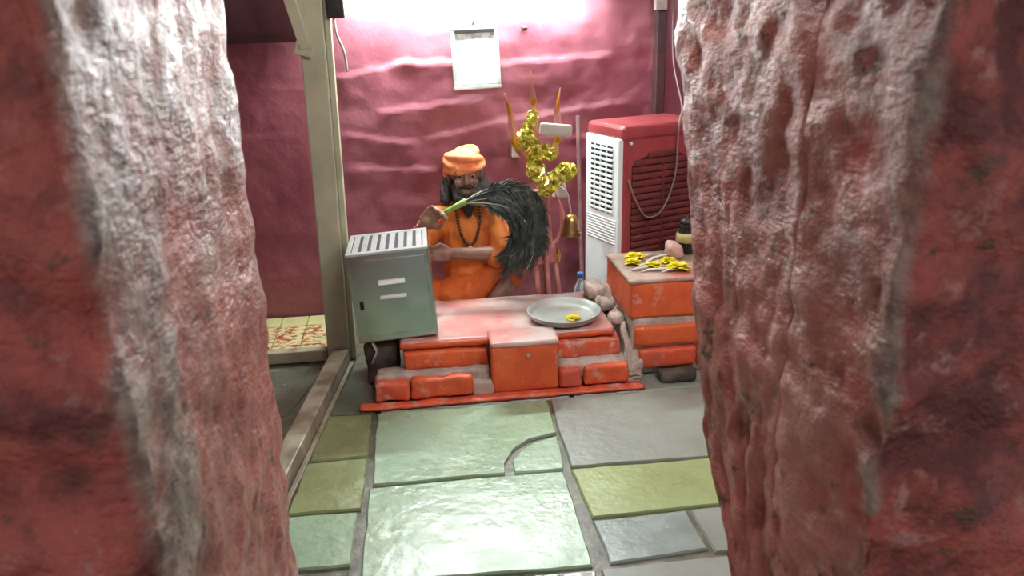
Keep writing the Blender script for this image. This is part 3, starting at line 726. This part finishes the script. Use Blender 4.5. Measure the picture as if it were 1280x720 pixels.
# his left arm (picture right): elbow out, forearm across the belly
LS, LE, LW = (.415, 3.81, .565), (.435, 3.70, .395), (.175, 3.625, .435)
C_(LS, LE, .048, .039); C_(LE, LW, .038, .027)
# hands: palm, four curled fingers, thumb
def hand(wr, palm, along, across, out, curl, s=1):
    wr, palm, al, ac, ou = [Vector(v) for v in (wr, palm, along, across, out)]
    C_(wr, wr+(palm-wr)*.6, .025, .03); 
    for k in range(4): C_(tuple(palm-al*.028+ac*(k-1.5)*.017), tuple(palm+al*.03+ac*(k-1.5)*.019), .0145, .0125, 10, 4)
    for k, L in enumerate((.9, 1.0, .95, .75)):
        a = palm+al*.036+ac*(k-1.5)*.0205; b = a+(al*.85+ou*.5*curl)*.036*L; c = b+(al*.15+ou*curl)*.030*L; d_ = c+(-al*.55+ou*.65*curl)*.022*L
        for p0, p1, q0, q1 in ((a, b, .0095, .009), (b, c, .009, .0082), (c, d_, .0082, .0072)): C_(tuple(p0), tuple(p1), q0, q1, 10, 4)
    t0 = palm-al*.022-ac*.03; t1 = t0-ac*.018+al*.022+ou*.018; t2 = t1+al*.026+ou*.018+ac*.006
    C_(tuple(t0), tuple(t1), .0125, .011, 10, 4); C_(tuple(t1), tuple(t2), .0105, .009, 10, 4)
hand(RW, (.078, 3.615, .612), Vector((.55, -.35, .75)).normalized(), Vector((-.6, .3, .6)).normalized(), Vector((.4, -.8, -.3)).normalized(), 1.0)
hand(LW, (.125, 3.605, .445), Vector((-1, -.15, .12)).normalized(), Vector((.1, 0, -1)).normalized(), Vector((0, -1, 0)), .6)
# legs, crossed; his left shin shows in front
C_((.34, 3.84, .12), (.475, 3.70, .29), .075, .055); C_((.475, 3.70, .29), (.31, 3.625, .10), .048, .034)
C_((.20, 3.84, .12), (.03, 3.70, .22), .075, .055); C_((.03, 3.70, .22), (.20, 3.64, .07), .048, .034)
C_((.31, 3.625, .10), (.26, 3.62, .045), .036, .03); C_((.26, 3.62, .045), (.20, 3.61, .03), .03, .022)
C_((.20, 3.64, .07), (.24, 3.66, .045), .036, .03); C_((.24, 3.66, .045), (.31, 3.66, .03), .03, .022)
organic('body', body, M_skin, P, .0055, 3).matrix_parent_inverse = Matrix.Translation((-.27, -3.82, 0))
def pc(o): return child(o, P)
fold = lambda p: .007*noise.noise(Vector((p.x*16+p.z*9, p.y*10, p.z*13)))+.004*noise.noise(Vector((p.x*34, p.y*20, p.z*18+p.x*20)))
robe = [('c', (.27, 3.835, .16), (.27, 3.82, .34), .135, .122), ('c', (.27, 3.82, .34), (.268, 3.81, .50), .122, .125),
        ('c', (.145, 3.815, .545), (.395, 3.815, .545), .073, .073), ('c', (.225, 3.80, .60), (.305, 3.80, .60), .05, .05),
        ('c', (.12, 3.805, .56), (.0, 3.705, .44), .07, .062), ('c', (.41, 3.805, .555), (.432, 3.71, .43), .072, .07),
        ('c', (.432, 3.71, .43), (.39, 3.685, .385), .066, .05), ('c', (.0, 3.705, .44), (.0, 3.69, .47), .062, .05)]
pc(organic('robe', robe, M_robe, None, .0075, 5, fold))
dh = [('c', (.33, 3.83, .14), (.465, 3.715, .285), .095, .072), ('c', (.21, 3.83, .14), (.04, 3.71, .22), .095, .075), ('c', (.2, 3.75, .22), (.36, 3.75, .27), .08, .08),
      ('c', (.15, 3.70, .20), (.27, 3.655, .13), .07, .05), ('c', (.27, 3.68, .2), (.27, 3.66, .08), .07, .045), ('c', (.40, 3.72, .31), (.30, 3.68, .23), .055, .05)]
pc(organic('lap_cloth', dh, M_lap, None, .0075, 4, fold))
# turban
tb = [('e', (HX, HY+.02, HZ+.075), (.085, .095, .052), (0, 0, 0))]
for k, (dz, rx, ry, tilt) in enumerate(((.048, .082, .094, .10), (.066, .088, .098, -.08), (.085, .080, .09, .14), (.1, .06, .07, -.1))):
    n = 22
    for i in range(n):
        a, b = i*2*math.pi/n, (i+1)*2*math.pi/n
        q = lambda a: (HX+rx*math.cos(a), HY+.018+ry*math.sin(a), HZ+dz+tilt*.16*math.cos(a+k)+.012*math.sin(a))
        tb.append(('c', q(a), q(b), .0165, .0165, 8, 3))
tb += [('c', (HX-.08, HY-.0, HZ+.06), (HX-.088, HY+.03, HZ+.0), .02, .016)]
pc(organic('turban', tb, M_turban, None, .0055, 2, lambda p: .003*noise.noise(p*40)))
# beard, moustache and hair
bd = [('e', (HX, HY-.05, HZ-.105), (.058, .045, .05), (0, 0, 0)), ('c', (HX-.052, HY-.03, HZ-.05), (HX-.03, HY-.06, HZ-.10), .022, .032), ('c', (HX+.052, HY-.03, HZ-.05), (HX+.03, HY-.06, HZ-.10), .022, .032),
      ('c', (HX, HY-.06, HZ-.11), (HX+.005, HY-.065, HZ-.165), .045, .022), ('c', (HX-.03, HY-.079, HZ-.043), (HX, HY-.092, HZ-.034), .009, .01), ('c', (HX+.03, HY-.079, HZ-.043), (HX, HY-.092, HZ-.034), .009, .01)]
pc(organic('beard', bd, M_hair, None, .005, 2, lambda p: .009*noise.noise(Vector((p.x*70, p.y*50, p.z*22)))))
hr = []
for s_ in (-1, 1):
    hr += [('c', (HX+s_*.070, HY+.045, HZ+.02), (HX+s_*.085, HY+.035, HZ-.06), .022, .032), ('c', (HX+s_*.085, HY+.035, HZ-.06), (HX+s_*.10, HY+.0, HZ-.115), .034, .026)]
hr += [('c', (HX-.06, HY+.075, HZ), (HX+.06, HY+.075, HZ), .035, .035), ('c', (HX-.06, HY+.08, HZ-.1), (HX+.06, HY+.08, HZ-.1), .04, .04)]
pc(organic('hair', hr, M_hair, None, .006, 2, lambda p: .008*noise.noise(Vector((p.x*60, p.y*50, p.z*18)))))
M_eye = pm('eye_white', srgb(190, 176, 164), None, rough=.2); M_iris = pm('iris', srgb(24, 16, 12), None, rough=.2)
for s in (-1, 1):
    bm = bmesh.new(); bmesh.ops.create_uvsphere(bm, u_segments=14, v_segments=10, radius=.0115, matrix=Matrix.Translation((HX+s*.031, HY-.066, HZ+.008))); e = pc(frombm('eye', bm, M_eye, None, True))
    bm = bmesh.new(); bmesh.ops.create_uvsphere(bm, u_segments=12, v_segments=8, radius=.0072, matrix=Matrix.Translation((HX+s*.0305, HY-.0722, HZ+.0085))); pc(frombm('iris', bm, M_iris, None, True))
    pc(tube('eyebrow', smoothpts([(HX+s*.014, HY-.08, HZ+.03), (HX+s*.032, HY-.079, HZ+.036), (HX+s*.052, HY-.066, HZ+.029)]), [.004]*6+[.0055]*6+[.002], M_hair, None, 8))
bm = bmesh.new(); bbox(bm, -.03, .03, -.003, .003, -.008, .008, .0025, 2)
for v in bm.verts: v.co = Vector((HX+v.co.x, HY-.0815+v.co.y+v.co.x**2*6, HZ+.046+v.co.z))
pc(frombm('forehead_ash_mark', bm, pm('ash_paste', srgb(206, 190, 176), None, rough=.7)))
# bead necklace
npts = smoothpts([(.21, 3.745, .625), (.215, 3.70, .56), (.235, 3.68, .49), (.268, 3.675, .455), (.30, 3.68, .49), (.32, 3.70, .56), (.325, 3.745, .625)], 5)
nb = bmesh.new()
for p in npts: bmesh.ops.create_icosphere(nb, subdivisions=1, radius=.0085, matrix=Matrix.Translation(p))
nk = pc(frombm('bead_necklace', nb, pm('dark_beads', srgb(92, 48, 30), srgb(70, 36, 24), 60, .5), None, True))
bm = bmesh.new(); bmesh.ops.create_uvsphere(bm, u_segments=14, v_segments=10, radius=.014, matrix=Matrix.Translation((.268, 3.668, .44))); pc(frombm('pendant', bm, M_gold, None, True))
def ring(name, c, ax, r, rr, mat):
    a, b = frame_at(Vector(ax)); n = 20
    pts = [Vector(c)+a*math.cos(i*2*math.pi/n)*r+b*math.sin(i*2*math.pi/n)*r for i in range(n+1)]
    return pc(tube(name, pts, rr, mat, None, 8))
ring('bangle', (.035, 3.648, .545), (.07, -.065, .155), .034, .006, pm('red_bangle', srgb(150, 30, 40), None, rough=.4))

# ------------------------------------------------------------------ feather whisk held in his hand
wk = empty('feather_whisk', (.09, 3.6, .61), 'dark plumed feather whisk with green bound handle in the man\'s hand', 'whisk')
H0, H1 = Vector((.06, 3.612, .595)), Vector((.25, 3.575, .694))
part(tube('handle', [H0, H0.lerp(H1, .3), H0.lerp(H1, .7), H1], [.011, .012, .013, .016], M_ghandle, None, 12), wk)
NF = 40
for i in range(NF):
    rnd = random.Random(100+i); u = i/(NF-1)
    th = math.radians(32-34*u+rnd.uniform(-5, 5)); L = rnd.uniform(.48, .64)-.05*u; ya = rnd.uniform(-.12, .12); p = H1-Vector((.02, 0, .01)); pts = [p.copy()]; n = 16
    kap = math.radians(-(116+rnd.uniform(-14, 22))-(math.degrees(th)))/(n*.92)
    for s in range(n):
        dv = Vector((math.cos(th), ya*(1-s/n)-.02, math.sin(th))).normalized(); p = p+dv*(L/n); pts.append(p.copy()); th += kap*(1.25 if s > 3 else .45)
    for q in pts:
        if q.y > 3.61: q.y = 3.61
    fe = part(tube('feather', pts, [.0034*(1-.75*k/n) for k in range(n+1)], M_quill if i % 7 == 3 else M_feather, None, 5), wk)
    V = []; Fc = []; P2 = smoothpts(pts, 6); m = len(P2)
    for k in range(int(m*.22 if i % 4 else m*.34), m-1):
        tt = (P2[min(k+1, m-1)]-P2[k-1]).normalized()
        for side in (-1, 1):
            a, b = frame_at(tt, Vector((0, 1, 0))); sd = (a*side*rnd.uniform(.6, 1)+b*rnd.uniform(-.6, .6)+tt*1.1).normalized()
            ln = rnd.uniform(.03, .06); wv = tt*.0042; j = len(V); q = P2[k]; md = q+sd*ln*.55+Vector((0, 0, -.002)); e = q+sd*ln+tt*.008+Vector((0, 0, -.008))
            V += [q-wv, q+wv, md+wv, md-wv, e]; Fc += [(j, j+1, j+2, j+3), (j+3, j+2, j+4)]
    vane = fin('vane', data('vane', V, Fc), M_feather); vane.parent = fe; vane.matrix_parent_inverse = Matrix.Translation(-wk.location)
    vane.matrix_parent_inverse = Matrix.Identity(4)
